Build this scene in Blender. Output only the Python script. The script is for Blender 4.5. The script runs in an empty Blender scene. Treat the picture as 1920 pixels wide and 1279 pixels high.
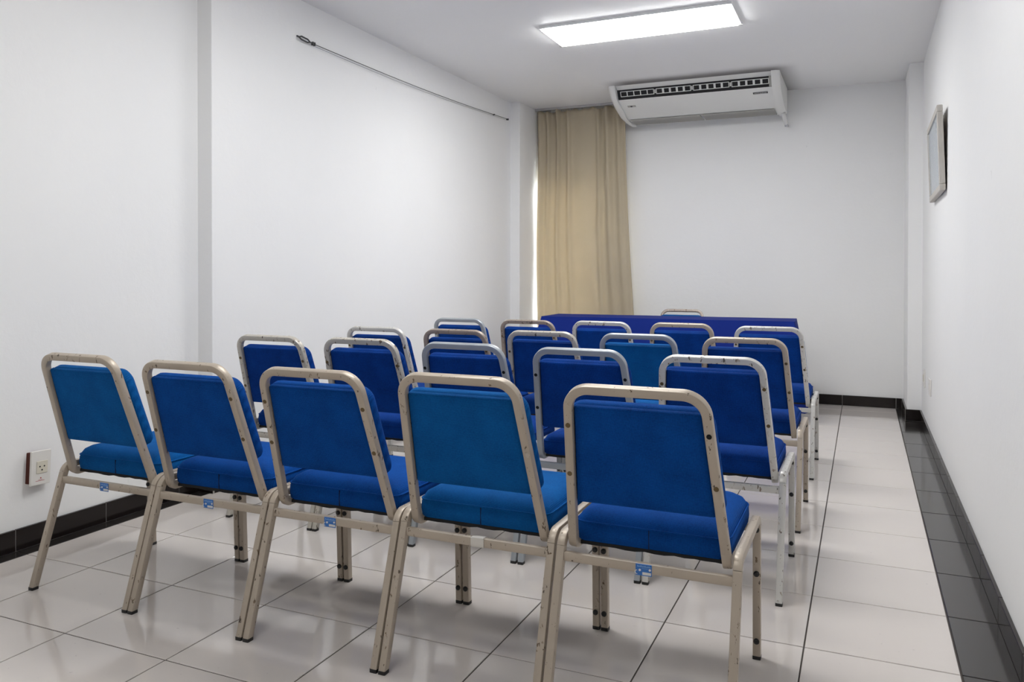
import bpy, math, random
from mathutils import Vector, Matrix
import mathutils.noise as mnoise

# ------------------------------------------------------------------ scale
U = 0.42            # one floor tile = 0.42 m ; all coordinates below are in tiles
S = bpy.context.scene
COL = S.collection
random.seed(7)

# ------------------------------------------------------------------ camera
F_PX, X0, Y0 = 1491.95, 960.0, 529.35
YAW, PITCH, ROLL = 0.4154, -0.0101, -0.0014
CAM = Vector((0.3714, -6.001, 2.6523))
cy_, sy_ = math.cos(YAW), math.sin(YAW)
Rz = Matrix(((cy_, -sy_, 0), (sy_, cy_, 0), (0, 0, 1)))
Rx = Matrix(((1, 0, 0), (0, math.cos(PITCH), -math.sin(PITCH)), (0, math.sin(PITCH), math.cos(PITCH))))
Ry = Matrix(((math.cos(ROLL), 0, math.sin(ROLL)), (0, 1, 0), (-math.sin(ROLL), 0, math.cos(ROLL))))
M = Rz @ Rx @ Ry
right, fwd, up = M.col[0], M.col[1], M.col[2]
cam = bpy.data.cameras.new('camera')
camo = bpy.data.objects.new('camera', cam)
COL.objects.link(camo)
camo.matrix_world = Matrix(((right.x, up.x, -fwd.x, CAM.x * U), (right.y, up.y, -fwd.y, CAM.y * U),
                            (right.z, up.z, -fwd.z, CAM.z * U), (0, 0, 0, 1)))
cam.sensor_fit = 'HORIZONTAL'; cam.sensor_width = 36.0
cam.lens = 36.0 * F_PX / 1920.0
cam.shift_y = (Y0 - 639.5) / 1920.0
cam.clip_start = 0.05; cam.clip_end = 60
S.camera = camo

# ------------------------------------------------------------------ world, view, lights' strength
W = bpy.data.worlds.new('world'); S.world = W; W.use_nodes = True
bg = W.node_tree.nodes['Background']
bg.inputs['Color'].default_value = (0.93, 0.98, 1.0, 1)
bg.inputs['Strength'].default_value = 11.0
S.view_settings.view_transform = 'Standard'
S.view_settings.look = 'None'
S.view_settings.gamma = 1.0
S.view_settings.use_curve_mapping = False
S.view_settings.exposure = 0.32
LAMP = 22.5          # emission of the ceiling panel in view
LAMP_MID = 15.0      # the one above the nearest row
LAMP_REAR = 7.5      # the panel behind the camera, set dimmer to keep the chair backs dark
LAMP_COL = (1.0, 1.0, 0.99, 1)

# ------------------------------------------------------------------ helpers
def mesh_obj(name, verts, faces, mat=None, parent=None, smooth=0.0, bevel=0.0, seg=1, mats=None, fm=None):
    me = bpy.data.meshes.new(name)
    me.from_pydata([(v[0] * U, v[1] * U, v[2] * U) for v in verts], [], faces)
    me.update()
    for m in (mats or ([mat] if mat else [])):
        me.materials.append(m)
    if fm:
        for p, i in zip(me.polygons, fm): p.material_index = i
    if bevel:
        import bmesh
        bm = bmesh.new(); bm.from_mesh(me)
        bmesh.ops.bevel(bm, geom=bm.edges[:], offset=bevel * U, segments=seg, profile=0.5, affect='EDGES', clamp_overlap=True)
        bm.to_mesh(me); bm.free()
    if smooth:
        for p in me.polygons: p.use_smooth = True
        me.set_sharp_from_angle(angle=math.radians(smooth))
    o = bpy.data.objects.new(name, me); COL.objects.link(o)
    if parent is not None: o.parent = parent
    return o

def tag(o, label=None, cat=None, group=None, kind=None):
    if label: o['label'] = label
    if cat: o['category'] = cat
    if group: o['group'] = group
    if kind: o['kind'] = kind
    return o

def empty(name, loc=(0, 0, 0), rz=0.0):
    o = bpy.data.objects.new(name, None); COL.objects.link(o)
    o.location = Vector(loc) * U; o.rotation_euler = (0, 0, rz); o.empty_display_size = 0.1
    return o

class MB:
    def __init__(s): s.v = []; s.f = []
    def add(s, v, f):
        n = len(s.v); s.v += [tuple(p) for p in v]; s.f += [tuple(i + n for i in q) for q in f]; return s
    def box(s, a, b):
        x0, y0, z0 = a; x1, y1, z1 = b
        return s.add([(x0, y0, z0), (x1, y0, z0), (x1, y1, z0), (x0, y1, z0), (x0, y0, z1), (x1, y0, z1), (x1, y1, z1), (x0, y1, z1)],
                     [(0, 3, 2, 1), (4, 5, 6, 7), (0, 1, 5, 4), (1, 2, 6, 5), (2, 3, 7, 6), (3, 0, 4, 7)])
    def prism(s, poly, axis, a, b):
        # poly: list of 2D points, extruded along axis (0: x with (y,z); 1: y with (x,z); 2: z with (x,y))
        def P(p, t):
            return ((t, p[0], p[1]), (p[0], t, p[1]), (p[0], p[1], t))[axis]
        n = len(poly)
        v = [P(p, a) for p in poly] + [P(p, b) for p in poly]
        f = [tuple(range(n - 1, -1, -1)), tuple(range(n, 2 * n))] + [(i, (i + 1) % n, (i + 1) % n + n, i + n) for i in range(n)]
        return s.add(v, f)
    def cyl(s, c, axis, r, h, n=16, r2=None):
        c = Vector(c); axis = Vector(axis).normalized()
        a = axis.orthogonal().normalized(); b = axis.cross(a)
        r2 = r if r2 is None else r2
        v = [c + (a * math.cos(2 * math.pi * i / n) + b * math.sin(2 * math.pi * i / n)) * r for i in range(n)]
        v += [c + axis * h + (a * math.cos(2 * math.pi * i / n) + b * math.sin(2 * math.pi * i / n)) * r2 for i in range(n)]
        return s.add(v, [tuple(range(n - 1, -1, -1)), tuple(range(n, 2 * n))] + [(i, (i + 1) % n, (i + 1) % n + n, i + n) for i in range(n)])
    def sweep(s, pts, side, w, d, ch=0.006, closed_ends=True):
        # rectangular tube with chamfered corners; 'side' is a constant vector perpendicular to the path's plane
        side = Vector(side).normalized()
        prof = []
        for sx, sz in ((1, -1), (1, 1), (-1, 1), (-1, -1)):
            cx, cz = sx * (w / 2 - ch), sz * (d / 2 - ch)
            a0 = {(1, -1): -90, (1, 1): 0, (-1, 1): 90, (-1, -1): 180}[(sx, sz)]
            for k in (0, 45, 90):
                a = math.radians(a0 + k); prof.append((cx + ch * math.cos(a), cz + ch * math.sin(a)))
        n = len(prof); V = []; Fc = []
        pts = [Vector(p) for p in pts]
        for i, p in enumerate(pts):
            if i == 0: t = pts[1] - p; k = 1
            elif i == len(pts) - 1: t = p - pts[-2]; k = 1
            else:
                t1 = (p - pts[i - 1]).normalized(); t2 = (pts[i + 1] - p).normalized(); t = t1 + t2
                k = 1 / max(0.5, t.length / 2)
            t.normalize(); nn = t.cross(side).normalized()
            V += [p + side * a + nn * (b * k) for a, b in prof]
        for i in range(len(pts) - 1):
            for j in range(n):
                Fc.append((i * n + j, i * n + (j + 1) % n, (i + 1) * n + (j + 1) % n, (i + 1) * n + j))
        if closed_ends:
            Fc.append(tuple(range(n - 1, -1, -1))); Fc.append(tuple(range((len(pts) - 1) * n, len(pts) * n)))
        return s.add(V, Fc)
    def tube(s, pts, r, n=8):
        pts = [Vector(p) for p in pts]; V = []; Fc = []
        for i, p in enumerate(pts):
            t = (pts[min(i + 1, len(pts) - 1)] - pts[max(i - 1, 0)]).normalized()
            a = t.cross(Vector((0, 0, 1))) if abs(t.z) < 0.9 else t.cross(Vector((1, 0, 0)))
            a.normalize(); b = t.cross(a)
            V += [p + (a * math.cos(2 * math.pi * k / n) + b * math.sin(2 * math.pi * k / n)) * r for k in range(n)]
        for i in range(len(pts) - 1):
            for j in range(n): Fc.append((i * n + j, i * n + (j + 1) % n, (i + 1) * n + (j + 1) % n, (i + 1) * n + j))
        Fc.append(tuple(range(n - 1, -1, -1))); Fc.append(tuple(range((len(pts) - 1) * n, len(pts) * n)))
        return s.add(V, Fc)
    def loft(s, rings, cap=True):
        n = len(rings[0]); V = [p for r in rings for p in r]; Fc = []
        for i in range(len(rings) - 1):
            for j in range(n): Fc.append((i * n + j, i * n + (j + 1) % n, (i + 1) * n + (j + 1) % n, (i + 1) * n + j))
        if cap: Fc.append(tuple(range(n - 1, -1, -1))); Fc.append(tuple(range((len(rings) - 1) * n, len(rings) * n)))
        return s.add(V, Fc)
    def build(s, name, mat, parent=None, smooth=0.0, bevel=0.0, seg=1):
        return mesh_obj(name, s.v, s.f, mat, parent, smooth, bevel, seg)

def fillet(pts, radii, n=7):
    pts = [Vector(p) for p in pts]; out = [pts[0]]
    for i in range(1, len(pts) - 1):
        p = pts[i]; a = (pts[i - 1] - p); b = (pts[i + 1] - p); r = radii[i - 1]
        an, bn = a.normalized(), b.normalized()
        ang = an.angle(bn); d = min(r / math.tan(ang / 2), a.length * .49, b.length * .49); rr = d * math.tan(ang / 2)
        c = p + (an + bn).normalized() * (rr / math.sin(ang / 2))
        s0 = p + an * d - c; s1 = p + bn * d - c; tot = s0.angle(s1)
        for k in range(n + 1):
            t = k / n; w0 = math.sin((1 - t) * tot) / math.sin(tot); w1 = math.sin(t * tot) / math.sin(tot)
            out.append(c + s0 * w0 + s1 * w1)
    out.append(pts[-1]); return out

def rpoly(pts, radii, n=6):
    """closed 2D polygon with rounded corners"""
    out = []; N = len(pts)
    for i in range(N):
        p = Vector(pts[i]); a = Vector(pts[i - 1]) - p; b = Vector(pts[(i + 1) % N]) - p; r = radii[i]
        an, bn = a.normalized(), b.normalized(); ang = an.angle(bn)
        d = r / math.tan(ang / 2); c = p + (an + bn).normalized() * (r / math.sin(ang / 2))
        s0 = p + an * d - c; s1 = p + bn * d - c; tot = s0.angle(s1)
        for k in range(n + 1):
            t = k / n; w0 = math.sin((1 - t) * tot) / math.sin(tot); w1 = math.sin(t * tot) / math.sin(tot)
            q = c + s0 * w0 + s1 * w1; out.append((q.x, q.y))
    return out

# ------------------------------------------------------------------ materials
def new_mat(name):
    m = bpy.data.materials.new(name); m.use_nodes = True
    nt = m.node_tree; b = nt.nodes['Principled BSDF']
    return m, nt, b
def nd(nt, t, **k):
    n = nt.nodes.new(t)
    for a, v in k.items(): setattr(n, a, v)
    return n
def simple(name, col, rough=0.5, metal=0.0, emit=None, spec=None):
    m, nt, b = new_mat(name)
    b.inputs['Base Color'].default_value = (*col, 1); b.inputs['Roughness'].default_value = rough; b.inputs['Metallic'].default_value = metal
    if spec is not None: b.inputs['Specular IOR Level'].default_value = spec
    if emit: b.inputs['Emission Color'].default_value = (*emit[:3], 1); b.inputs['Emission Strength'].default_value = emit[3]
    return m
def ramp(nt, fac, stops):
    r = nd(nt, 'ShaderNodeValToRGB'); e = r.color_ramp.elements
    while len(e) < len(stops): e.new(0.5)
    for i, (p, c) in enumerate(stops):
        e[i].position = p; e[i].color = (*c, 1) if len(c) == 3 else c
    nt.links.new(fac, r.inputs['Fac']); return r.outputs['Color']
def mix(nt, fac, a, b, mode='MIX'):
    n = nd(nt, 'ShaderNodeMix', data_type='RGBA', blend_type=mode)
    if hasattr(fac, 'links'): nt.links.new(fac, n.inputs[0])
    else: n.inputs[0].default_value = fac
    for v, i in ((a, 6), (b, 7)):
        if hasattr(v, 'links'): nt.links.new(v, n.inputs[i])
        else: n.inputs[i].default_value = (*v, 1)
    return n.outputs[2]
def math_(nt, op, a, b=None):
    n = nd(nt, 'ShaderNodeMath', operation=op)
    for v, i in ((a, 0), (b, 1)):
        if v is None: continue
        if hasattr(v, 'links'): nt.links.new(v, n.inputs[i])
        else: n.inputs[i].default_value = v
    return n.outputs[0]
def noise(nt, scale, detail=3, rough=0.5, vec=None):
    n = nd(nt, 'ShaderNodeTexNoise'); n.inputs['Scale'].default_value = scale; n.inputs['Detail'].default_value = detail; n.inputs['Roughness'].default_value = rough
    if vec is not None: nt.links.new(vec, n.inputs['Vector'])
    return n.outputs['Fac']
def bump(nt, b, h, strength, dist):
    n = nd(nt, 'ShaderNodeBump'); n.inputs['Strength'].default_value = strength; n.inputs['Distance'].default_value = dist
    nt.links.new(h, n.inputs['Height']); nt.links.new(n.outputs['Normal'], b.inputs['Normal'])

def wall_mat(name, col, marks=True, dark_band=False):
    m, nt, b = new_mat(name)
    geo = nd(nt, 'ShaderNodeNewGeometry').outputs['Position']
    n1 = noise(nt, 1.3, 4, .6, geo); c = mix(nt, n1, [x * .975 for x in col], [min(1, x * 1.02) for x in col])
    if marks:
        n2 = noise(nt, 9, 5, .65, geo)
        mk = math_(nt, 'MULTIPLY', math_(nt, 'GREATER_THAN', n2, .735), .35)
        c = mix(nt, mk, c, [x * .72 for x in col])
    if dark_band:
        # ceiling colour darkens towards the front edge of the air conditioner
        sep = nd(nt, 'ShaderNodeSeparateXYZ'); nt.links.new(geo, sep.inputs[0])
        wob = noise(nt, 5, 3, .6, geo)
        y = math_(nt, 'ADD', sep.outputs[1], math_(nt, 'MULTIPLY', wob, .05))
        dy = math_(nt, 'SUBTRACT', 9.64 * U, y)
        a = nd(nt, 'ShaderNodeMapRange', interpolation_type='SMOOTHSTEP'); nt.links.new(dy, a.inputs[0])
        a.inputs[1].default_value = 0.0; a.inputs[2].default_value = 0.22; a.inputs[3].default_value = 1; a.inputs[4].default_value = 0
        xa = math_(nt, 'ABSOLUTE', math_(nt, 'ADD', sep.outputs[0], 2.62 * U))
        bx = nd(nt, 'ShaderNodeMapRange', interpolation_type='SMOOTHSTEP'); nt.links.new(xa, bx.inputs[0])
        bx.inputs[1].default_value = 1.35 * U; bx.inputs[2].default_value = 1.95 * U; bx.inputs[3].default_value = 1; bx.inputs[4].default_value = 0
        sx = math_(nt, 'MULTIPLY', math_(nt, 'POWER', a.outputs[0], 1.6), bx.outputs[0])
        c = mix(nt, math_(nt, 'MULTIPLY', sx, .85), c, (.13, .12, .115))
    nt.links.new(c, b.inputs['Base Color']); b.inputs['Roughness'].default_value = .55
    b.inputs['Specular IOR Level'].default_value = .3
    bump(nt, b, noise(nt, 26, 5, .6, geo), .12, .01)
    return m

def tile_mat(name, c0, c1, rough, var, spec=.5):
    m, nt, b = new_mat(name)
    geo = nd(nt, 'ShaderNodeNewGeometry').outputs['Position']
    oi = nd(nt, 'ShaderNodeObjectInfo').outputs['Random']
    n1 = noise(nt, 3.0, 4, .6, geo)
    f = math_(nt, 'ADD', math_(nt, 'MULTIPLY', n1, 1 - var), math_(nt, 'MULTIPLY', oi, var))
    c = mix(nt, f, c0, c1)
    sp = math_(nt, 'MULTIPLY', math_(nt, 'GREATER_THAN', noise(nt, 55, 2, .5, geo), .745), .3)
    c = mix(nt, sp, c, [x * .5 for x in c0])
    nt.links.new(c, b.inputs['Base Color'])
    r = math_(nt, 'ADD', math_(nt, 'MULTIPLY', noise(nt, 7, 3, .5, geo), .08), rough - .04)
    nt.links.new(r, b.inputs['Roughness']); b.inputs['Specular IOR Level'].default_value = spec
    bump(nt, b, noise(nt, 2.2, 2, .5, geo), .05, .01)
    return m

def fabric_mat(name, dark, light):
    m, nt, b = new_mat(name)
    tc = nd(nt, 'ShaderNodeTexCoord'); sep = nd(nt, 'ShaderNodeSeparateXYZ'); nt.links.new(tc.outputs['Object'], sep.inputs[0])
    k = 2 * math.pi / 0.0052
    yz = math_(nt, 'ADD', sep.outputs[1], sep.outputs[2])
    a = math_(nt, 'SINE', math_(nt, 'MULTIPLY', math_(nt, 'ADD', sep.outputs[0], yz), k))
    c = math_(nt, 'SINE', math_(nt, 'MULTIPLY', math_(nt, 'SUBTRACT', sep.outputs[0], yz), k))
    w = math_(nt, 'ADD', math_(nt, 'MULTIPLY', math_(nt, 'MULTIPLY', a, c), .5), .5)
    big = noise(nt, 9, 4, .6, tc.outputs['Object']); fine = noise(nt, 260, 2, .5, tc.outputs['Object'])
    f = math_(nt, 'ADD', math_(nt, 'MULTIPLY', w, .55), math_(nt, 'ADD', math_(nt, 'MULTIPLY', big, .55), math_(nt, 'MULTIPLY', math_(nt, 'SUBTRACT', fine, .45), .5)))
    col = mix(nt, f, dark, light)
    nt.links.new(col, b.inputs['Base Color']); b.inputs['Roughness'].default_value = .82
    b.inputs['Specular IOR Level'].default_value = .08
    bump(nt, b, w, .35, .0015)
    return m

def paint_mat(name, col, metal=.25, wear=.635):
    m, nt, b = new_mat(name)
    tc = nd(nt, 'ShaderNodeTexCoord'); oi = nd(nt, 'ShaderNodeObjectInfo')
    off = nd(nt, 'ShaderNodeVectorMath', operation='SCALE'); off.inputs[0].default_value = (7.3, 3.1, 5.7); nt.links.new(oi.outputs['Random'], off.inputs['Scale'])
    v = nd(nt, 'ShaderNodeVectorMath', operation='ADD'); nt.links.new(tc.outputs['Object'], v.inputs[0]); nt.links.new(off.outputs[0], v.inputs[1])
    st = nd(nt, 'ShaderNodeMapping'); st.inputs['Scale'].default_value = (1, 1, .45); nt.links.new(v.outputs[0], st.inputs[0])
    n1 = noise(nt, 6, 3, .6, v.outputs[0]); n2 = noise(nt, 75, 4, .65, st.outputs[0]); n3 = noise(nt, 5, 2, .5, v.outputs[0])
    c = mix(nt, n1, [x * .86 for x in col], [min(1, x * 1.1) for x in col])
    thr = math_(nt, 'SUBTRACT', wear + .07, math_(nt, 'MULTIPLY', n3, .14))
    chip = math_(nt, 'GREATER_THAN', n2, thr)
    chipcol = ramp(nt, noise(nt, 20, 2, .5, v.outputs[0]), [(.4, (.05, .032, .02)), (.5, (.16, .10, .055)), (.62, (.55, .5, .44))])
    c = mix(nt, math_(nt, 'MULTIPLY', chip, .85), c, chipcol)
    nt.links.new(c, b.inputs['Base Color'])
    b.inputs['Metallic'].default_value = metal
    nt.links.new(math_(nt, 'ADD', math_(nt, 'MULTIPLY', chip, .3), .38), b.inputs['Roughness'])
    bump(nt, b, math_(nt, 'SUBTRACT', noise(nt, 60, 3, .5, v.outputs[0]), math_(nt, 'MULTIPLY', chip, .8)), .22, .002)
    return m

MAT = {}
MAT['wall'] = wall_mat('wall_paint', (.93, .93, .925))
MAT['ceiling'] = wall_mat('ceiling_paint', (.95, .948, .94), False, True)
MAT['tile'] = tile_mat('porcelain_tile', (.70, .645, .605), (.75, .70, .66), .075, .5, .75)
MAT['black_tile'] = tile_mat('black_border_tile', (.022, .019, .018), (.032, .028, .026), .12, .4, .6)
MAT['skirt_tile'] = tile_mat('black_skirting_tile', (.009, .0065, .006), (.016, .011, .010), .16, .3, .35)
MAT['grout'] = simple('dark_grout', (.055, .045, .038), .8)
MAT['grout_pale'] = simple('pale_grout', (.42, .40, .37), .8)
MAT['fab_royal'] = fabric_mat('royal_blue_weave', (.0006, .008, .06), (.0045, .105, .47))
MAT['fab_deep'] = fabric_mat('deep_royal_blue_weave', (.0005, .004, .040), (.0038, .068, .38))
MAT['fab_teal'] = fabric_mat('teal_blue_weave', (.0008, .020, .10), (.006, .155, .50))
MAT['champagne'] = paint_mat('champagne_paint', (.50, .43, .35))
MAT['cream'] = paint_mat('worn_cream_silver_paint', (.56, .53, .47), .3, .60)
MAT['white_silver'] = paint_mat('white_silver_paint', (.66, .65, .62), .3, .615)
MAT['blue_grey'] = paint_mat('blue_grey_silver_paint', (.40, .43, .46), .35, .72)
MAT['taupe'] = paint_mat('taupe_paint', (.36, .30, .255), .25, .60)
MAT['rubber'] = simple('black_rubber', (.012, .012, .012), .5)
MAT['black_cloth'] = simple('black_dust_cover', (.012, .012, .013), .95)
MAT['navy_thread'] = simple('navy_thread', (.0008, .006, .03), .9)
MAT['brass'] = simple('dull_brass_screw', (.16, .115, .06), .4, .8)
MAT['hole'] = simple('black_hole', (.004, .004, .004), .9)
MAT['slot'] = simple('screw_slot', (.03, .02, .012), .8)
MAT['plate_blue'] = simple('blue_plate', (.03, .16, .50), .35)
MAT['plate_white'] = simple('white_print', (.72, .72, .70), .4)
MAT['plate_pale'] = simple('pale_blue_print', (.25, .45, .75), .4)
MAT['rivet'] = simple('aluminium_rivet', (.8, .8, .8), .3, .7)
MAT['film'] = simple('clear_tape_film', (.68, .65, .60), .12)
MAT['ac'] = simple('ivory_plastic', (.86, .86, .83), .4)
MAT['ac_dark'] = simple('dark_air_outlet', (.010, .009, .009), .6)
MAT['ac_grille'] = simple('grey_intake_filter', (.50, .49, .46), .7)
MAT['ac_line'] = simple('dark_seam', (.10, .10, .095), .7)
MAT['badge'] = simple('dark_badge', (.05, .05, .055), .4)
MAT['steel'] = simple('steel', (.55, .55, .56), .3, .9)
MAT['dark_steel'] = simple('dark_galvanised_steel', (.10, .10, .10), .45, .7)
MAT['pipe'] = simple('white_pipe', (.74, .74, .73), .4)
MAT['diffuser_mid'] = simple('mid_lit_diffuser', (.9, .9, .9), .5, 0, (*LAMP_COL[:3], LAMP_MID))
MAT['diffuser_dim'] = simple('dim_lit_diffuser', (.9, .9, .9), .5, 0, (*LAMP_COL[:3], LAMP_REAR))
MAT['lamp_rim'] = simple('white_lamp_rim', (.85, .85, .85), .4)
MAT['diffuser'] = simple('lit_diffuser', (.9, .9, .9), .5, 0, (*LAMP_COL[:3], LAMP))
MAT['outlet'] = simple('white_outlet_plastic', (.80, .78, .74), .35)
MAT['outlet_cream'] = simple('cream_socket_plastic', (.70, .66, .55), .4)
MAT['red_wall'] = simple('dark_red_cavity', (.09, .02, .012), .8)
MAT['red_print'] = simple('red_print', (.45, .04, .05), .5)
MAT['whitewash'] = None
MAT['table_edge'] = simple('table_wood', (.35, .24, .15), .5)
MAT['window_frame'] = simple('white_window_frame', (.75, .75, .74), .4)

def cloth_mat(name, col, rough=.85, trans=0.0, scale=420, spec=.2, bstr=.1):
    m, nt, b = new_mat(name)
    tc = nd(nt, 'ShaderNodeTexCoord')
    n = noise(nt, scale, 2, .5, tc.outputs['Object']); n2 = noise(nt, 5, 3, .5, tc.outputs['Object'])
    c = mix(nt, math_(nt, 'ADD', math_(nt, 'MULTIPLY', n, .5), math_(nt, 'MULTIPLY', n2, .5)), [x * .85 for x in col], [min(1, x * 1.15) for x in col])
    nt.links.new(c, b.inputs['Base Color']); b.inputs['Roughness'].default_value = rough; b.inputs['Specular IOR Level'].default_value = spec
    bump(nt, b, n, bstr, .002)
    if trans:
        out = nt.nodes['Material Output']; t = nd(nt, 'ShaderNodeBsdfTranslucent'); t.inputs['Color'].default_value = (*[min(1, x * 1.25) for x in col], 1)
        ms = nd(nt, 'ShaderNodeMixShader'); ms.inputs[0].default_value = trans
        nt.links.new(b.outputs[0], ms.inputs[1]); nt.links.new(t.outputs[0], ms.inputs[2]); nt.links.new(ms.outputs[0], out.inputs['Surface'])
    return m
MAT['curtain'] = cloth_mat('beige_curtain_cloth', (.62, .54, .40), .85, .20)
MAT['tablecloth'] = cloth_mat('royal_blue_tablecloth', (.0025, .020, .21), .8, 0, 500, .25)

def whitewood():
    m, nt, b = new_mat('whitewashed_wood')
    tc = nd(nt, 'ShaderNodeTexCoord'); mp = nd(nt, 'ShaderNodeMapping'); mp.inputs['Scale'].default_value = (30, 30, 4); nt.links.new(tc.outputs['Object'], mp.inputs[0])
    c = mix(nt, noise(nt, 3, 4, .6, mp.outputs[0]), (.42, .38, .33), (.66, .64, .60)); nt.links.new(c, b.inputs['Base Color']); b.inputs['Roughness'].default_value = .6
    return m
MAT['whitewash'] = whitewood()
def glass_mat(name, tint=(1, 1, 1), rough=0.0):
    m, nt, b = new_mat(name)
    b.inputs['Base Color'].default_value = (*tint, 1); b.inputs['Roughness'].default_value = rough; b.inputs['Transmission Weight'].default_value = 1.0; b.inputs['IOR'].default_value = 1.45
    return m
MAT['glass'] = glass_mat('window_glass')
def picture_mat():
    m, nt, b = new_mat('grey_blue_print')
    geo = nd(nt, 'ShaderNodeNewGeometry').outputs['Position']
    c = ramp(nt, noise(nt, 3.2, 4, .6, geo), [(.3, (.30, .37, .43)), (.5, (.40, .47, .53)), (.68, (.58, .62, .64))])
    nt.links.new(c, b.inputs['Base Color']); b.inputs['Roughness'].default_value = .12; return m
MAT['print'] = picture_mat()

# ------------------------------------------------------------------ room
TY = .9916                       # tile length along the room
ZC = 6.483; YB = 11.478; YF = -9.2; XR = 1.353; XJ = 1.117; YJ = 10.12
XA = -7.03; XP1 = -6.806; XB = -6.845; XP2 = -6.625; YP1, YP1b, YP2 = 1.315, 2.884, 10.28
XS = .9825; XSL = -6.84          # inner edges of the black floor borders
TH = .3
def st(o): o['kind'] = 'structure'; return o

floor = st(MB().box((XA - TH, YF - TH, -.3), (XR + TH, YB + TH, -.006)).build('floor', MAT['grout']))
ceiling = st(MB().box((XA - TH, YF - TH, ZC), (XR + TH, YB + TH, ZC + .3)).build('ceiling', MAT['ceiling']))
wl = MB().box((XA - TH, YF, -.01), (XA, YP1 + .2, ZC)).box((XB - TH - .1, YP1b - .2, -.01), (XB, YP2 + .1, ZC)).build('wall_left', MAT['wall']); st(wl)
st(MB().box((XA - .1, YP1, -.01), (XP1, YP1b, ZC)).build('trim_1', MAT['wall'], None, 0, .006))
st(MB().box((XB - .2, YP2, -.01), (XP2, YB + .02, ZC)).build('trim_2', MAT['wall'], None, 0, .006))
wr = MB().box((XR, YF, -.01), (XR + TH, YB, ZC)).build('wall_right', MAT['wall']); st(wr)
st(MB().box((XJ, YJ, -.01), (XR + .02, YB + .02, ZC)).build('trim_3', MAT['wall'], None, 0, .006))
WX0, WX1, WZ0, WZ1 = XP2 + .005, -5.1, 1.2, 4.75
wb = MB()
wb.box((WX1, YB, -.01), (XR + TH, YB + TH, ZC)).box((XA - TH, YB, -.01), (WX0, YB + TH, ZC)).box((WX0, YB, -.01), (WX1, YB + TH, WZ0)).box((WX0, YB, WZ1), (WX1, YB + TH, ZC))
st(wb.build('wall_back', MAT['wall']))
st(MB().box((XA - TH, YF - TH, -.01), (XR + TH, YF, ZC)).build('wall_front', MAT['wall']))

# window behind the curtain
win = st(MB().box((WX0, YB + .12, WZ0), (WX0 + .02, YB + .2, WZ1)).box((WX1 - .1, YB + .12, WZ0), (WX1, YB + .2, WZ1))
         .box((WX0, YB + .12, WZ0), (WX1, YB + .2, WZ0 + .1)).box((WX0, YB + .12, WZ1 - .1), (WX1, YB + .2, WZ1))
         .box(((WX0 + WX1) / 2 - .04, YB + .12, WZ0), ((WX0 + WX1) / 2 + .04, YB + .2, WZ1)).build('window_1', MAT['window_frame']))
for a, b_ in ((WX0 + .02, (WX0 + WX1) / 2 - .04), ((WX0 + WX1) / 2 + .04, WX1 - .1)):
    MB().box((a, YB + .155, WZ0 + .1), (b_, YB + .165, WZ1 - .1)).build('pane', MAT['glass'], win)
MB().box((WX0, YB + .0, WZ0 - .05), (WX1, YB + .12, WZ0)).build('sill', MAT['window_frame'], win)

# floor tiles, one by one
G = .0052
def put_tile(x0, x1, y0, y1, mat, cache={}, parent=floor, z=0.0, name='tile'):
    key = (round(x1 - x0, 3), round(y1 - y0, 3), mat.name)
    if key not in cache:
        w, d = (x1 - x0) / 2 - G, (y1 - y0) / 2 - G
        r = [(-w, -d), (w, -d), (w, d), (-w, d)]
        e = .0035
        i = [(-w + e, -d + e), (w - e, -d + e), (w - e, d - e), (-w + e, d - e)]
        rings = [[(a, b, -.02) for a, b in r], [(a, b, -.003) for a, b in r], [(a, b, 0) for a, b in i]]
        o = MB().loft(rings).build(name, mat, parent); cache[key] = o
    else:
        o = cache[key].copy(); COL.objects.link(o); o.parent = parent
    o.location = ((x0 + x1) / 2 * U, (y0 + y1) / 2 * U, z * U)
    return o
rows = [YF] + [k * TY for k in range(-9, 12)] + [YB]
for y0, y1 in zip(rows, rows[1:]):
    cols = [XSL] + list(range(-6, 1)) + [XS]
    for x0, x1 in zip(cols, cols[1:]):
        put_tile(x0, x1, y0, y1, MAT['tile'])
    put_tile(XA, XSL, y0, min(y1, YB), MAT['black_tile'])
    put_tile(XS, XR if y1 < YJ else (XR if y0 < YJ else XJ), y0, y1, MAT['black_tile'])

# skirting: pale joint backing with black tiles standing proud
HB = .208
def skirting(name, segs):
    """segs: (axis, fixed coordinate, into-room direction, start, end)"""
    back = MB()
    for ax, c, d, a, b_ in segs:
        if ax == 'y': back.box((min(c, c + d * .022), a, 0), (max(c, c + d * .022), b_, HB - .004))
        else: back.box((a, min(c, c + d * .022), 0), (b_, max(c, c + d * .022), HB - .004))
    base = st(back.build(name, MAT['grout_pale']))
    for ax, c, d, a, b_ in segs:
        step = TY if ax == 'y' else 1.0
        ks = [a] + [k * step for k in range(-20, 20) if a + .02 < k * step < b_ - .02] + [b_]
        for s0, s1 in zip(ks, ks[1:]):
            lo, hi = s0 + .004, s1 - .004
            m = MB()
            if ax == 'y': m.box((min(c, c + d * .03), lo, .004), (max(c, c + d * .03), hi, HB))
            else: m.box((lo, min(c, c + d * .03), .004), (hi, max(c, c + d * .03), HB))
            m.build('tile', MAT['skirt_tile'], base, 0, .003)
skirting('baseboard_left', [('y', XA, 1, YF, YP1), ('x', YP1, -1, XA + .03, XP1 + .03), ('y', XP1, 1, YP1, YP1b), ('y', XB, 1, YP1b, YP2), ('y', XP2, 1, YP2 - .03, YB)])
skirting('baseboard_back', [('x', YB, -1, XP2 + .03, XS), ('x', YB, -1, XS, XJ - .03)])
skirting('baseboard_right', [('y', XR, -1, YF, YJ - .03), ('x', YJ, -1, XJ - .03, XR), ('y', XJ, -1, YJ, YB)])
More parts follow.
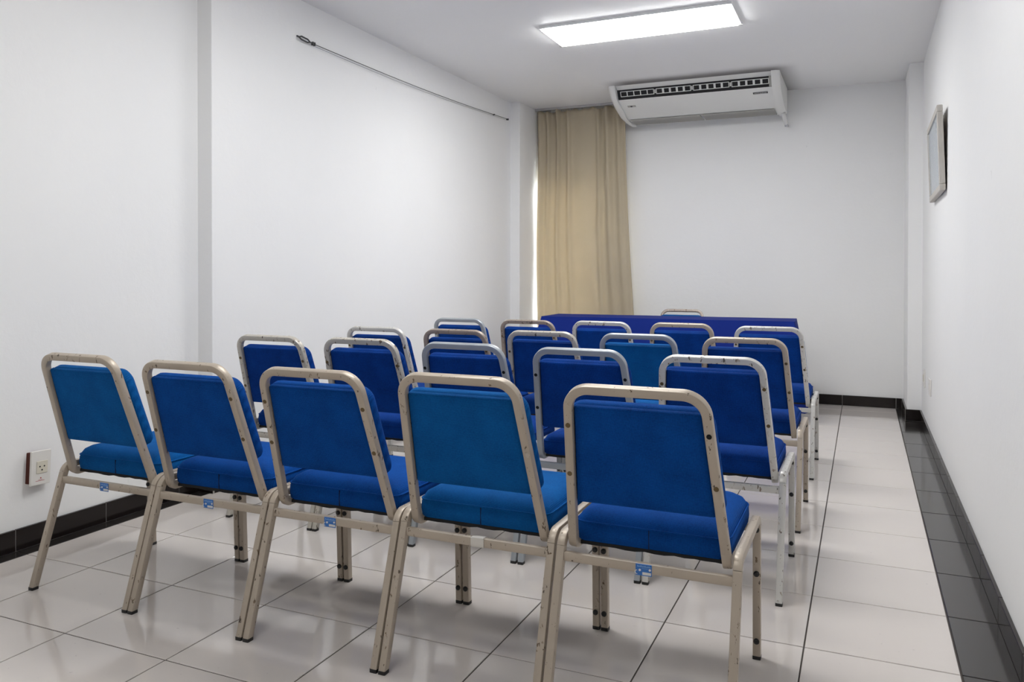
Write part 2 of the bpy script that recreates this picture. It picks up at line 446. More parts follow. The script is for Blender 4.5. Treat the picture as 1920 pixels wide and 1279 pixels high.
skirting('baseboard_front', [('x', YF, 1, XA + .03, XR - .03)])

# ------------------------------------------------------------------ chairs
HX = .571 - .0265            # centre of the side tubes
TW = .056
def leg_path_rear(z): return -1.23 + .30 * z / .95
def make_chair():
    root = empty('stacking_chair')
    for s in (-1, 1):
        x = s * HX
        full = fillet([(x, leg_path_rear(.015), .015), (x, -.925, .982), (x, -.035, .982), (x, .0, .015)], [.085, .07], 8)
        # split into rear leg, rail with its two bends, front leg
        rear, rail, front = full[:2], full[1:-1], full[-2:]
        for nm, p in (('leg', rear), ('side_rail', rail), ('leg', front)):
            o = MB().sweep(p, (1, 0, 0), TW - .003, TW, .008).build(nm, MAT['champagne'], root, 35)
            if nm == 'leg':
                y = p[0].y if p is rear else p[-1].y
                MB().prism(rpoly([(x - .0275, y - .030), (x + .0275, y - .030), (x + .0275, y + .030), (x - .0275, y + .030)], [.008] * 4, 2), 2, 0, .024).build('foot_cap', MAT['rubber'], o, 40)
                if p is front:
                    for z in (.13, .60, .905):
                        yy = y + (-.035 + .0) * (z / .95)
                        MB().cyl((x, yy - .026, z), (0, -1, 0), .0195, .012, 14).cyl((x, yy - .036, z), (0, -1, 0), .0195, .008, 14, .011).build('bumper', MAT['rubber'], o, 40)
    # stretchers
    y = leg_path_rear(.865)
    rs = MB().sweep([(-HX + .02, y, .865), (HX - .02, y, .865)], (0, 0, 1), .058, .04, .006).build('stretcher', MAT['champagne'], root, 35)
    MB().sweep([(-HX + .02, -.03, .91), (HX - .02, -.03, .91)], (0, 0, 1), .05, .04, .006).build('stretcher', MAT['champagne'], root, 35)
    # back frame : inverted U leaning back, lower ends curl forward under the seat
    B = Vector((0, -.905, .955)); T = Vector((0, -1.232, 1.968)); v = (T - B).normalized(); nrm = Vector((1, 0, 0)).cross(v).normalized()
    hb, ht = .478, .402
    def L(s): return [(s * hb, B.y, B.z)]
    up_ = fillet([B + Vector((-hb, 0, 0)), T + Vector((-ht, 0, 0)), T + Vector((ht, 0, 0)), B + Vector((hb, 0, 0))], [.135, .135], 12)
    fr = MB().sweep(up_, nrm, TW, TW, .009)
    for s in (-1, 1):
        curl = fillet([B + Vector((s * hb, 0, 0)) + v * .002, B + Vector((s * hb * 1.0, -.0, 0)) - v * .0, ], [], 2)
        j = fillet([B + v * .06 + Vector((s * (hb - .004), 0, 0)), B - v * .03 + Vector((s * hb, 0, 0)), Vector((s * (hb - .03), -.55, .945))], [.05], 8)
        sd = (j[0] - j[1]).cross(j[-1] - j[-2]).normalized()
        fr.sweep(j, sd, TW, TW, .009)
    bf = fr.build('back_frame', MAT['champagne'], root, 35)
    for s in (-1, 1):
        for z in (1.745, 1.43):
            t = (z - B.z) / (T.z - B.z); c = B + (T - B) * t + Vector((s * (hb + (ht - hb) * t), 0, 0))
            rear_n = -nrm if nrm.y > 0 else nrm
            o = MB().cyl(c + rear_n * (TW / 2 - .003), rear_n, .0155, .006, 14).build('screw', MAT['brass'], bf, 40)
            MB().box((-.013, -.002, -.0022), (.013, .002, .0022)).build('slot_line', MAT['slot'], bf)
            sl = bf.children[-1] if False else None
    for o in [c for c in bf.children if c.name.startswith('slot_line')]: bpy.data.objects.remove(o)
    # backrest pad
    rn = nrm if nrm.y > 0 else -nrm            # towards the seat
    z0, z1 = 1.225, 1.855
    def pt(x, z, d):
        t = (z - B.z) / (T.z - B.z); p = B + (T - B) * t; return (x, p.y + rn.y * d, p.z + rn.z * d)
    def hw(z): t = (z - B.z) / (T.z - B.z); return hb + (ht - hb) * t
    def ring(inset, d, rt, rb, zo=0):
        a, b_ = z0 + inset, z1 - inset
        poly = rpoly([(-hw(a) + inset - .022, a), (hw(a) - inset + .022, a), (hw(b_) - inset + .022, b_), (-hw(b_) + inset - .022, b_)], [rb, rb, rt, rt], 6)
        return [pt(x, z, d) for x, z in poly]
    iN = .015 + TW / 2 + .003
    rings = []
    def ringin(ins, d, r):     # the back panel, which sits between the tubes
        a, b_ = z0 + ins, z1 - ins
        poly = rpoly([(-hw(a) + TW / 2 + .002 + ins, a), (hw(a) - TW / 2 - .002 - ins, a), (hw(b_) - TW / 2 - .002 - ins, b_), (-hw(b_) + TW / 2 + .002 + ins, b_)], [r] * 4, 6)
        return [pt(x, z, d) for x, z in poly]
    rings = [ringin(.05, -.003, .01), ringin(.012, -.001, .012), ringin(.003, .005, .014), ringin(0, .014, .016), ringin(0, TW / 2 + .004, .016),
             ring(.008, TW / 2 + .006, .09, .05), ring(-.001, .045, .10, .055), ring(-.002, .09, .10, .055), ring(.008, .115, .095, .05), ring(.03, .135, .085, .04), ring(.07, .145, .07, .03), ring(.16, .150, .03, .02)]
    bk = MB().loft(rings).build('backrest', MAT['fab_royal'], root, 50)
    # seat pad
    def sring(ins, z, r=.10, dy=0):
        y0, y1 = -.868, .055; w0, w1 = .487, .492
        poly = rpoly([(-w0 + ins, y0 + ins + dy), (w0 - ins, y0 + ins + dy), (w1 - ins, y1 - ins), (-w1 + ins, y1 - ins)], [max(.02, .075 - ins * .5), max(.02, .075 - ins * .5), max(.03, r + .03 - ins * .5), max(.03, r + .03 - ins * .5)], 7)
        return [(x, y, z) for x, y in poly]
    srings = [sring(.03, .935), sring(.012, .94), sring(.0, .955), sring(-.006, 1.0), sring(-.003, 1.05), sring(.006, 1.068), sring(.012, 1.085), sring(.03, 1.112), sring(.075, 1.137), sring(.15, 1.150), sring(.28, 1.156)]
    seat = MB().loft(srings).build('seat', MAT['fab_royal'], root, 50)
    rp = sring(.000, 1.068); n = len(rp)
    m = MB(); k = 6
    V = []; Fc = []
    for i in range(n):
        p = Vector(rp[i]); t = (Vector(rp[(i + 1) % n]) - Vector(rp[i - 1])).normalized(); a = t.cross(Vector((0, 0, 1))); b_ = Vector((0, 0, 1))
        V += [p + (a * math.cos(2 * math.pi * q / k) + b_ * math.sin(2 * math.pi * q / k)) * .006 for q in range(k)]
    for i in range(n):
        for q in range(k): Fc.append((i * k + q, i * k + (q + 1) % k, ((i + 1) % n) * k + (q + 1) % k, ((i + 1) % n) * k + q))
    m.add(V, Fc).build('piping', MAT['fab_royal'], seat, 60)
    # back seam of the seat and ragged dust cover
    MB().box((-.002, -.8755, .945), (.002, -.868, 1.066)).build('seam', MAT['navy_thread'], seat)
    low = []; N = 60
    for i in range(N):
        a = i / N * 4; s_ = int(a); t = a - s_; c = [(-.465, -.862), (.465, -.862), (.465, .03), (-.465, .03)]
        p = c[s_]; q = c[(s_ + 1) % 4]; low.append((p[0] + (q[0] - p[0]) * t, p[1] + (q[1] - p[1]) * t))
    rnd = random.Random(3)
    MB().loft([[(x, y, .924 + rnd.uniform(-.006, .004)) for x, y in low], [(x, y, .945) for x, y in low]]).build('dust_cover', MAT['black_cloth'], seat)
    return root, rs, bf

proto, stretch, bframe = make_chair()
yst = leg_path_rear(.865) - .02
def make_plate():
    p = MB().box((-.055, yst - .004, .822), (.045, yst, .893)).build('maker_plate', MAT['plate_blue'], None, 0, .002)
    MB().box((-.012, yst - .0052, .829), (.041, yst - .004, .845)).build('blank_field', MAT['plate_white'], p)
    m = MB().cyl((-.028, yst - .004, .856), (0, -1, 0), .0072, .003, 14).cyl((.034, yst - .004, .862), (0, -1, 0), .0072, .003, 14)
    m.build('rivet', MAT['rivet'], p, 40)
    m = MB()
    for i in range(11):
        x = -.043 + i * .0078; h = (.010, .007, .009)[i % 3]
        m.box((x, yst - .0052, .874), (x + .0042, yst - .004, .874 + h))
    m.box((-.018, yst - .0052, .866), (.022, yst - .004, .8675))
    m.build('lettering', MAT['plate_pale'], p)
    cr = [(-.048 + .013 * math.cos(a), .842 + .013 * math.sin(a)) for a in [math.radians(t) for t in range(70, 300, 20)]]
    cr += [(-.0445 + .010 * math.cos(a), .842 + .0105 * math.sin(a)) for a in [math.radians(t) for t in range(290, 75, -20)]]
    MB().prism(cr, 1, yst - .0052, yst - .004).build('crescent_mark', MAT['plate_white'], p)
    return p
plate = make_plate()
tape = MB().sweep([(-.02, yst + .018, .865), (.075, yst + .018, .868)], (0, 0, 1), .064, .05, .004).build('torn_clear_tape', MAT['film'], None, 35)

def copy_tree(o, parent=None):
    c = o.copy(); COL.objects.link(c); c.parent = parent
    for ch in list(o.children): copy_tree(ch, c)
    return c
def recolour(o, paint, fabric):
    for ch in [o] + list(o.children_recursive):
        if ch.type != 'MESH': continue
        n = ch.data.materials[0].name
        new = {'champagne_paint': paint, 'royal_blue_weave': fabric}.get(n)
        if new is not None and ch.material_slots:
            ch.material_slots[0].link = 'OBJECT'; ch.material_slots[0].material = new

ROWY = {1: -.305, 2: 1.905, 3: 3.875, 4: 6.185}
CX = {1: [-5.445, -4.295, -3.14, -1.985, -.83], 2: [-5.40, -4.25, -3.095, -1.935, -.775], 3: [-5.37, -4.22, -3.072, -1.922, -.772], 4: [-5.37, -4.22, -3.068, -1.918, -.768]}
ZT = {1: [2.000, 1.991, 1.994, 2.014, 2.005], 2: [2.000, 2.007, 2.002, 1.995, 1.977], 3: [1.974, 1.974, 1.988, 1.991, 1.987], 4: [1.969, 1.969, 1.978, 1.983, 1.967]}
PAINT = {1: ['champagne'] * 5, 2: ['cream', 'cream', 'blue_grey', 'blue_grey', 'white_silver'],
         3: ['white_silver', 'taupe', 'cream', 'blue_grey', 'champagne'], 4: ['blue_grey', 'taupe', 'white_silver', 'champagne', 'white_silver']}
FAB = {(1, 4): 'fab_teal', (3, 4): 'fab_teal', (1, 1): 'fab_teal'}
PD = {'champagne': 'champagne', 'cream': 'worn cream', 'blue_grey': 'blue-grey', 'white_silver': 'pale silver', 'taupe': 'taupe'}
ROWN = {1: 'nearest row', 2: 'second row', 3: 'third row', 4: 'row before the table'}
COLN = ['nearest the left wall', 'second from the left wall', 'middle of the row', 'second from the aisle', 'beside the right-hand aisle']
first = True
chairs = {}
for row in (1, 2, 3, 4):
    for i in range(5):
        c = proto if first else copy_tree(proto)
        chairs[(row, i + 1)] = c; first = False
for (row, i), c in chairs.items():
    rr = random.Random(row * 10 + i)
    c.location = (CX[row][i - 1] * U, ROWY[row] * U, 0); c.scale = (1, 1, ZT[row][i - 1] / 1.997)
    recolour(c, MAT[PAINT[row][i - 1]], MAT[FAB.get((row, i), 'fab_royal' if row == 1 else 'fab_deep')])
    fb = {'fab_teal': 'teal-blue', 'fab_royal': 'royal blue', 'fab_deep': 'deep blue'}[FAB.get((row, i), 'fab_royal' if row == 1 else 'fab_deep')]
    tag(c, '%s chair, %s frame, %s, %s' % (fb, PD[PAINT[row][i - 1]], ROWN[row], COLN[i - 1]), 'chair', 'blue stacking chairs set out in four rows')
    bfr = [k for k in c.children if k.name.startswith('back_frame')][0]
    st_ = [k for k in c.children if k.name.startswith('stretcher')][0]
    scr = [k for k in bfr.children if k.name.startswith('screw')]
    if (row, i) in ((1, 1), (1, 4)):
        for k in scr: bpy.data.objects.remove(k)
    elif (row, i) in ((2, 3), (2, 4)):
        for k in scr: k.material_slots[0].link = 'OBJECT'; k.material_slots[0].material = MAT['hole']
    elif (row, i) == (1, 5):
        k = scr[2] if scr[2].data.vertices[0].co.x > 0 else scr[0]
        k.material_slots[0].link = 'OBJECT'; k.material_slots[0].material = MAT['hole']
    if row == 1 and i != 4:
        pc = copy_tree(plate, st_)
    if (row, i) == (1, 4):
        tape.parent = st_
for o in [plate] + list(plate.children_recursive): bpy.data.objects.remove(o)
# the speaker's chair behind the table, facing the rows
c = copy_tree(proto)
c.location = (-3.0 * U, 9.23 * U, 0); c.rotation_euler = (0, 0, math.radians(182)); c.scale = (1, 1, .968)
recolour(c, MAT['taupe'], MAT['fab_teal'])
for k in [k for k in c.children_recursive if k.name.startswith(('maker_plate', 'blank_field', 'rivet', 'lettering', 'crescent', 'screw'))]:
    bpy.data.objects.remove(k)
tag(c, 'taupe-framed blue chair behind the covered table, facing the rows', 'chair')

# ------------------------------------------------------------------ table and cloth
ta = math.radians(2.6); TC = Vector((-3.15, 9.48, 0))
tb = empty('folding_table', TC, ta); tag(tb, 'long folding table hidden beneath the royal blue cloth', 'table')
tx, ty, tz = 2.385, .56, 1.80
MB().box((-tx, -ty, tz - .07), (tx, ty, tz)).build('tabletop', MAT['table_edge'], tb, 0, .008)
for sx in (-1, 1):
    for sy in (-1, 1):
        MB().sweep([(sx * (tx - .25), sy * (ty - .12), 0.0), (sx * (tx - .25), sy * (ty - .12), tz - .07)], (1, 0, 0), .07, .07, .01).build('leg', MAT['dark_steel'], tb, 35)
def table_cloth():
    N = 260; per = 2 * (2 * tx + 2 * ty); pts = []
    for i in range(N):
        s = i / N * per
        if s < 2 * tx: p = (-tx + s, -ty); n = (0, -1)
        elif s < 2 * tx + 2 * ty: p = (tx, -ty + s - 2 * tx); n = (1, 0)
        elif s < 4 * tx + 2 * ty: p = (tx - (s - 2 * tx - 2 * ty), ty); n = (0, 1)
        else: p = (-tx, ty - (s - 4 * tx - 2 * ty)); n = (-1, 0)
        pts.append((p, n, s))
    rings = []
    def corner(p):
        dx = tx - abs(p[0]); dy = ty - abs(p[1]); return math.exp(-(max(dx, 0) + max(dy, 0)) / .16)
    zs = [tz + .012, tz + .004, tz - .02, tz - .07, tz - .16, tz - .3, tz - .5, tz - .75, tz - 1.0, tz - 1.25, .22]
    inner = []
    for f in (.0, .3, .65, .97):
        rings.append([(p[0] * (.001 + f) if f else p[0] * .02, p[1] * (f if f else .02), tz + .013 + .004 * mnoise.noise((p[0] * f * 1.6, p[1] * f * 4, 3))) for p, n, s in pts])
    for zi, z in enumerate(zs):
        d = max(0, tz - z); r = []
        for p, n, s in pts:
            c = corner(p); nn = Vector((n[0] + c * .8 * (1 if p[0] > 0 else -1) * (abs(n[1])), n[1] + c * .8 * (1 if p[1] > 0 else -1) * abs(n[0])))
            w = .03 * math.sin(s * 2.9 + .4 * math.sin(s * 1.3)) * min(1, d / .6) + .012 * math.sin(s * 8.3 + 1)*min(1, d / .8)
            # shallow folded-over strip along the front edge
            w += .010 * math.exp(-((d - .13) / .035) ** 2) * (1 if n[1] < 0 else 0) * (.5 + .5 * math.sin(s * .9))
            o = .010 + .05 * d + w * .8 + c * (.16 * min(1, d / .7))
            zz = z
            if n[1] > 0 and abs(p[0]) < tx - .02: zz = tz - min(d, .22 + .02 * math.sin(s * 3)) - d * .001; o = min(o, .03)
            r.append((p[0] + nn.x * o, p[1] + nn.y * o, zz))
        rings.append(r)
    m = MB().loft(rings, False); m.f.append(tuple(range(N - 1, -1, -1))[::-1])
    o = m.build('tablecloth', MAT['tablecloth'], None, 55)
    md = o.modifiers.new('thick', 'SOLIDIFY'); md.thickness = .0015; md.offset = 1
    o.location = TC * U; o.rotation_euler = (0, 0, ta)
    tag(o, 'royal blue cloth draped to the floor over the long table', 'tablecloth')
table_cloth()

# ------------------------------------------------------------------ curtain
def curtain():
    NX, NZ = 150, 60; zt, zb = 6.43, .35
    V = []; Fc = []
    ridges = [(.02, .03, .05), (.115, .02, .055), (.235, .018, .075), (.36, .022, .075), (.545, .10, .03), (.70, .022, .06), (.80, .03, .07), (.92, .03, .06), (.995, .02, .03)]
    for j in range(NZ + 1):
        t = j / NZ; z = zt + (zb - zt) * t
        xl = -6.555 + .02 * math.sin(t * 9) - .02 * t; xr = -4.47 + .31 * t ** 1.6
        for i in range(NX + 1):
            u = i / NX
            y = 0
            for k, (c, w, a) in enumerate(ridges):
                cc = c + .015 * math.sin(t * 3.1 + k * 1.9) * t
                ww = w * (1 + .5 * t); aa = a * (1 - .35 * t) * (1.15 if t < .05 else 1)
                y -= 1.45 * aa * math.exp(-((u - cc) / ww) ** 2)
            y += .012 * mnoise.noise((u * 9, z * .7, 1.3)) + .02 * mnoise.noise((u * 3.2, z * .45, 5))
            # pinched pleats at the heading
            if t < .09:
                y += .02 * math.sin(u * 46) * (1 - t / .09)
            # pulled diagonal fold on the right half
            dd = u - (.80 - .25 * max(0, .9 - abs(t - .62) * 2.2)); y -= .018 * math.exp(-(dd / .035) ** 2) * (1 if .2 < t < .85 else 0)
            zz = z + (.02 * math.sin(u * 33) + .015 * math.sin(u * 61) if j == 0 else 0) - .03 * (j == 0)
            V.append((xl + (xr - xl) * u, 11.22 + y, zz))
    for j in range(NZ):
        for i in range(NX):
            a = j * (NX + 1) + i; Fc.append((a, a + 1, a + NX + 2, a + NX + 1))
    root = empty('curtain', (0, 0, 0)); tag(root, 'beige pleated curtain hanging in the left back corner', 'curtain')
    o = mesh_obj('curtain_panel', V, Fc, MAT['curtain'], root, 70)
    md = o.modifiers.new('thick', 'SOLIDIFY'); md.thickness = .003
    # hooks from heading up to the rail
    for i in range(9):
        x = -6.48 + i * .25
        MB().tube([(x, 11.19, 6.38), (x, 11.19, 6.435)], .008, 6).build('hook', MAT['steel'], root)
curtain()
rail = MB().box((-6.61, 11.13, 6.43), (-4.28, 11.20, 6.4825)).build('curtain_rail', MAT['steel'], None, 0, .006)
tag(rail, 'thin grey curtain rail fixed to the ceiling above the beige curtain', 'curtain rail')

# ------------------------------------------------------------------ air conditioner
def air_con():
    root = empty('air_conditioner', (-2.74, 10.4, ZC)); tag(root, 'white under-ceiling air conditioner beside the beige curtain', 'air conditioner')
    ox, oy, oz = 2.74, -10.4, -ZC
    def B(mb, name, mat, parent, **k):
        mb.v = [(x + ox, y + oy, z + oz) for x, y, z in mb.v]; return mb.build(name, mat, parent, **k)
    xl, xr = -4.25, -1.235
    body = [(9.67, 6.478), (9.785, 6.42), (10.02, 6.40), (10.02, 6.22), (9.895, 6.235), (10.0, 6.185), (10.62, 5.972), (11.3, 5.955), (11.3, 6.478)]
    bd = B(MB().prism(body, 0, xl, xr), 'casing', MAT['ac'], root, smooth=25)
    for a, b_ in ((xl - .14, xl - .006), (xr + .006, xr + .16)):
        pr = [(9.62, 6.478), (9.64, 6.42), (9.78, 6.235), (10.05, 6.10), (10.55, 5.965), (11.0, 5.925), (11.34, 5.935), (11.36, 6.478)]
        ins = [(9.66, 6.478), (9.70, 6.40), (9.85, 6.25), (10.1, 6.13), (10.57, 6.0), (11.0, 5.965), (11.30, 5.975), (11.32, 6.478)]
        flat, rnd_ = (b_, a) if a < xl - .05 else (a, b_)
        mid = flat + (rnd_ - flat) * .6
        B(MB().loft([[(flat, y, z) for y, z in pr], [(mid, y, z) for y, z in pr], [(rnd_, y, z) for y, z in ins]]), 'end_cap', MAT['ac'], root, smooth=50)
    sm = [(9.69, 6.476), (9.80, 6.41), (9.915, 6.25), (10.0, 6.20), (10.62, 5.985), (11.28, 5.97), (11.28, 6.476)]
    B(MB().prism(sm, 0, xl - .006, xl), 'seam', MAT['ac_line'], root)
    B(MB().prism(sm, 0, xr, xr + .006), 'seam', MAT['ac_line'], root)
    # dark outlet cavity
    B(MB().prism([(9.80, 6.418), (10.015, 6.40), (10.015, 6.222), (9.90, 6.236)], 0, xl + .002, xr - .002), 'air_outlet', MAT['ac_dark'], root)
    # louvre carriages
    n = 4; gap = .045; wtot = (xr - .05) - (xl + .06); w = (wtot - gap * (n - 1)) / n
    def P(x, s, d): # s 0..1 down the slot, d proud
        y = 9.795 + (9.895 - 9.795) * s; z = 6.416 + (6.238 - 6.416) * s; return (x, y - .87 * d, z - .49 * d)
    def bar(mb, xa, xb, s0, s1, d=.012, dep=.03):
        mb.add([P(xa, s0, d), P(xb, s0, d), P(xb, s1, d), P(xa, s1, d), P(xa, s0, d - dep), P(xb, s0, d - dep), P(xb, s1, d - dep), P(xa, s1, d - dep)],
               [(0, 3, 2, 1), (4, 5, 6, 7), (0, 1, 5, 4), (1, 2, 6, 5), (2, 3, 7, 6), (3, 0, 4, 7)])
    for q in range(n):
        a = xl + .06 + q * (w + gap); b_ = a + w; mb = MB()
        bar(mb, a, b_, .17, .22); bar(mb, a, b_, .66, .71)
        bar(mb, a, a + .012, .17, .71); bar(mb, b_ - .012, b_, .17, .71)
        f = B(mb, 'louvre_frame', MAT['ac'], root)
        ww = .018 if q == 0 else .04
        for k in range(1, 5):
            x = a + w * (k + (.12 if k < 3 else -.12) * 0) / 5
            mb = MB(); bar(mb, x - ww / 2, x + ww / 2, .22, .66, .006, .05); B(mb, 'louvre_blade', MAT['ac'], f)
        if q < n - 1:
            mb = MB(); bar(mb, b_ + .012, b_ + gap - .012, .25, .62, .008, .03); B(mb, 'link_clip', MAT['ac'], f)
    mb = MB(); bar(mb, xr - .05, xr - .004, .02, .98, .004, .05); B(mb, 'side_plate', MAT['ac_grille'], root)
    # intake grille at the underside
    def Q(y): return 5.972 + (5.955 - 5.972) * (y - 10.62) / .68
    for a, b_ in ((xl + .03, -2.74), (-2.70, xr - .03)):
        g = B(MB().box((a, 10.66, 5.945), (b_, 11.22, 5.957)), 'intake_grille', MAT['ac_grille'], root)
        for k in range(12):
            y = 10.68 + k * .045
            B(MB().box((a, y, 5.938), (b_, y + .012, 5.946)), 'slat', MAT['ac_grille'], g)
    # badge, receiver
    def face(y): return 6.185 + (5.972 - 6.185) * (y - 10.0) / .62
    def quad(xa, xb, ya, yb, d0, d1):
        m = MB(); v = []
        for d in (d0, d1):
            for x, y in ((xa, ya), (xb, ya), (xb, yb), (xa, yb)): v.append((x, y - .33 * d, face(y) - .94 * d))
        return m.add(v, [(0, 1, 2, 3), (7, 6, 5, 4), (0, 4, 5, 1), (1, 5, 6, 2), (2, 6, 7, 3), (3, 7, 4, 0)])
    bdg = B(quad(-1.60, -1.325, 10.0 + .02, 10.075, 0, .006), 'badge', MAT['badge'], root)
    cu = bpy.data.curves.new('badge_text', 'FONT'); cu.body = 'HITACHI'; cu.size = .052 * U; cu.align_x = 'CENTER'; cu.align_y = 'CENTER'; cu.extrude = .0004; cu.space_character = 1.1
    to = bpy.data.objects.new('t', cu); COL.objects.link(to); bpy.context.view_layer.update()
    me = bpy.data.meshes.new_from_object(to.evaluated_get(bpy.context.evaluated_depsgraph_get())); bpy.data.objects.remove(to)
    me.materials.clear(); me.materials.append(MAT['plate_white'])
    t = bpy.data.objects.new('badge_lettering', me); COL.objects.link(t); t.parent = bdg
    sl = math.atan2(5.972 - 6.185, .62)
    t.location = ((-1.4625 + ox) * U, (10.0475 + oy - .33 * .009) * U, (face(10.0475) - .94 * .009 + oz) * U)
    # lettering faces down towards the room: text x along +x, text y towards -y (up the slanted panel), normal down
    ex = Vector((1, 0, 0)); n_ = Vector((0, math.sin(sl), -math.cos(sl))); ey = n_.cross(ex)
    t.rotation_euler = Matrix((ex, ey, n_)).transposed().to_euler(); t.scale = (1.05, .9, 1)
    r = B(quad(-4.12, -3.95, 10.10, 10.16, 0, .006), 'receiver_panel', MAT['ac_grille'], root)
    B(quad(-4.06, -4.02, 10.11, 10.15, .006, .01), 'receiver_window', MAT['badge'], r)
air_con()
dp = empty('drain_pipe', (-1.13, 11.05, 5.93)); tag(dp, 'short white drain pipe with metal tip under the air conditioner', 'pipe')
MB().tube([(0, 0, .012), (.015, .02, -.05), (.04, .10, -.16), (.045, .13, -.19)], .045, 12).build('pipe', MAT['pipe'], dp, 60)
MB().cyl((.045, .13, -.185), (.1, .5, -.75), .038, .06, 12).build('metal_tip', MAT['steel'], dp, 40)
MB().box((.03, .13, -.21), (.075, .45, -.17)).build('wall_bracket', MAT['pipe'], dp)

# ------------------------------------------------------------------ ceiling lamps
def lamp(x0, x1, y0, y1, label, dm='diffuser'):
    r = empty('ceiling_lamp', ((x0 + x1) / 2, (y0 + y1) / 2, ZC)); tag(r, label, 'ceiling lamp')
    hx, hy = (x1 - x0) / 2, (y1 - y0) / 2; d = .045
    m = MB().box((-hx, -hy, -d), (hx, -hy + .03, -.001)).box((-hx, hy - .03, -d), (hx, hy, -.001)).box((-hx, -hy + .03, -d), (-hx + .03, hy - .03, -.001)).box((hx - .03, -hy + .03, -d), (hx, hy - .03, -.001))
    m.build('rim', MAT['lamp_rim'], r)
    MB().box((-hx + .031, -hy + .031, -.075), (hx - .031, hy - .031, -.02)).build('diffuser', MAT[dm], r, 0, .01)
    for sx in (-1, 1):
        MB().box((sx * hx - .02, hy - .02, -.06), (sx * hx + .02, hy + .03, -.03)).build('corner_clip', MAT['steel'], r)
lamp(-4.23, -1.33, 5.44, 6.42, 'lit rectangular white panel lamp on the ceiling before the air conditioner')
lamp(-4.23, -1.33, -.09, .89, 'lit white ceiling panel lamp above the nearest row, out of frame', 'diffuser_mid')
lamp(-4.23, -1.33, -4.5, -3.52, 'lit white ceiling panel lamp behind the camera, out of frame', 'diffuser_dim')

# ------------------------------------------------------------------ wall things
# outlet, askew and proud of the left wall
ol = empty('wall_outlet', (XA, -.77, .76)); ol.rotation_euler = (math.radians(-3), 0, math.radians(6))
tag(ol, 'white wall outlet hanging loose from the left wall', 'outlet')
MB().box((-.02, -.10, -.15), (.05, .09, .15)).build('recess_box', MAT['red_wall'], ol, 0, .004)
fp = MB().box((.05, -.115, -.165), (.075, .105, .165)).build('face_plate', MAT['outlet'], ol, 0, .006, 2)
sk = MB().box((.075, -.06, -.055), (.081, .065, .065)).build('socket', MAT['outlet_cream'], fp, 0, .003)
m = MB()
for y, z in ((-.025, .012), (.025, .012), (.0, -.022)): m.cyl((.081, y, z), (1, 0, 0), .008, .0015, 10)
m.build('pin_hole', MAT['hole'], fp)
m = MB()
for (a, b_, z, h) in ((-.03, .02, -.118, .004), (-.06, .045, -.128, .005)):
    n = int((b_ - a) / .009)
    for i in range(n): m.box((.075, a + i * .009, z), (.0757, a + i * .009 + .006, z + h))
m.cyl((.075, -.005, -.100), (1, 0, 0), .007, .0007, 8)
m.build('red_lettering', MAT['red_print'], fp)

def plate_right(y0, y1, z0, z1, label, sw):
    r = empty('wall_plate', (XR, (y0 + y1) / 2, (z0 + z1) / 2)); tag(r, label, 'wall plate')
    w, h = (y1 - y0) / 2, (z1 - z0) / 2
    MB().box((-.022, -w, -h), (-.001, w, h)).build('plate', MAT['outlet'], r, 0, .006)
    MB().box((-.03, -w * .4, -h * .4), (-.022, w * .4, h * .4)).build('switch' if sw else 'cover', MAT['outlet'] if sw else MAT['outlet_cream'], r, 0, .003)
plate_right(9.2, 9.5, .73, 1.03, 'white plate low on the right wall, nearest the back corner', False)
plate_right(7.9, 8.2, .76, 1.02, 'white plate low on the right wall, further from the back corner', True)

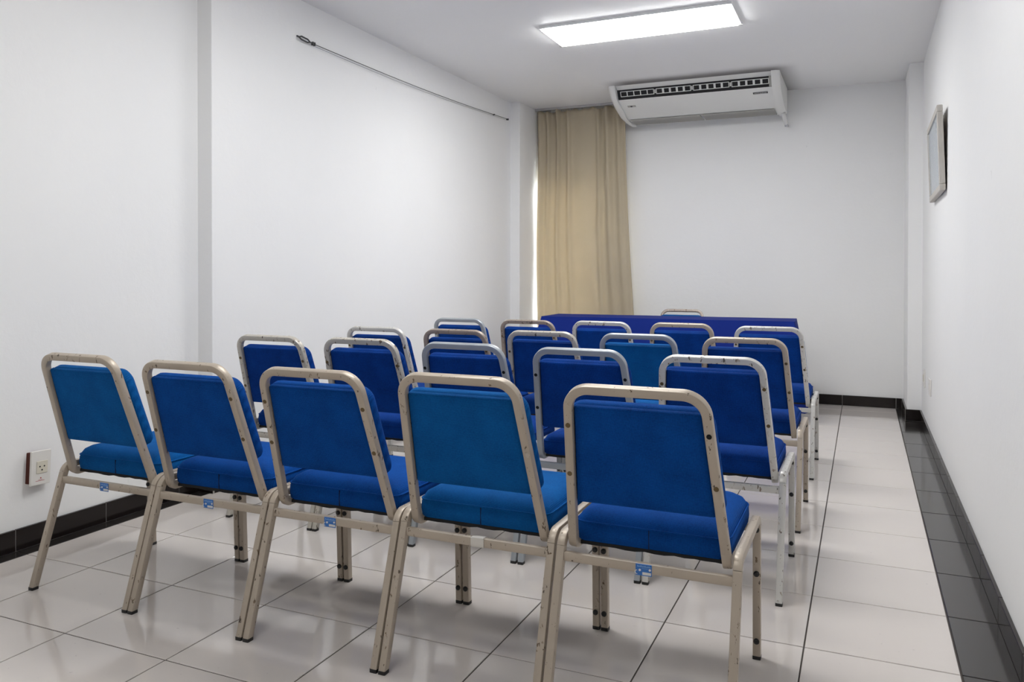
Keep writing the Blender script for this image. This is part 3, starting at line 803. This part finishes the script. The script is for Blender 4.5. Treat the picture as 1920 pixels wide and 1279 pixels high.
# picture on the right wall: bottom rests on the wall, top and near side lean out
pic = empty('framed_picture', (1.345, 6.55, 3.74)); pic.rotation_euler = (0, math.radians(-2.2), math.radians(-.5))
tag(pic, 'whitewashed wooden frame with grey-blue print leaning from the right wall', 'picture')
pw, ph, fw, fd = .98, 1.10, .085, .07
for a, b_ in (((-fd, -pw, 0), (0, pw, fw)), ((-fd, -pw, ph - fw), (0, pw, ph)), ((-fd, -pw, fw), (0, -pw + fw, ph - fw)), ((-fd, pw - fw, fw), (0, pw, ph - fw))):
    MB().box(a, b_).build('frame_bar', MAT['whitewash'], pic, 0, .01, 2)
MB().box((-.055, -pw + fw, fw), (-.045, pw - fw, ph - fw)).build('print', MAT['print'], pic)
MB().box((-.04, -pw + .03, .03), (-.012, pw - .03, ph - .03)).build('backing_board', MAT['table_edge'], pic)

# wire with turnbuckle along the left wall
wr_ = empty('hanging_wire', (0, 0, 0)); tag(wr_, 'thin steel wire with turnbuckle stretched along the left wall', 'wire')
XW = XB + .045
p0, p1 = Vector((XW, 3.3, 5.925)), Vector((XW, 10.02, 6.065))
MB().tube([p0.lerp(p1, t / 12) + Vector((0, 0, -.05 * math.sin(math.pi * t / 12))) for t in range(13)], .006, 5).build('cable', MAT['dark_steel'], wr_)
MB().tube([p0.lerp(p1, t / 12) + Vector((.0, 0, -.028 - .075 * math.sin(math.pi * t / 12) * (1 - .4 * t / 12))) for t in range(13)], .0035, 5).build('cable', MAT['steel'], wr_)
tbk = MB()
for dz in (-.022, .022): tbk.tube([(XW, 2.93, 5.94), (XW, 2.98, 5.94 + dz), (XW, 3.12, 5.933 + dz), (XW, 3.17, 5.93)], .011, 6)
tbk.tube([(XW, 2.886, 5.942), (XW, 2.94, 5.94)], .012, 6).tube([(XW, 3.16, 5.93), (XW, 3.3, 5.925)], .009, 6)
tbk.build('turnbuckle', MAT['dark_steel'], wr_, 50)
tbk = MB()
for q in (3.215, 3.255): tbk.box((XW - .02, q, 5.90), (XW + .02, q + .022, 5.95))
tbk.build('wire_clamp', MAT['dark_steel'], wr_, 0, .004)
MB().cyl((XB + .001, 10.04, 6.066), (1, 0, 0), .02, .05, 10).build('eye_bolt', MAT['dark_steel'], wr_, 40)
MB().cyl((XB + .001, 9.35, 6.045), (1, 0, 0), .014, .04, 10).build('eye_bolt', MAT['dark_steel'], wr_, 40)
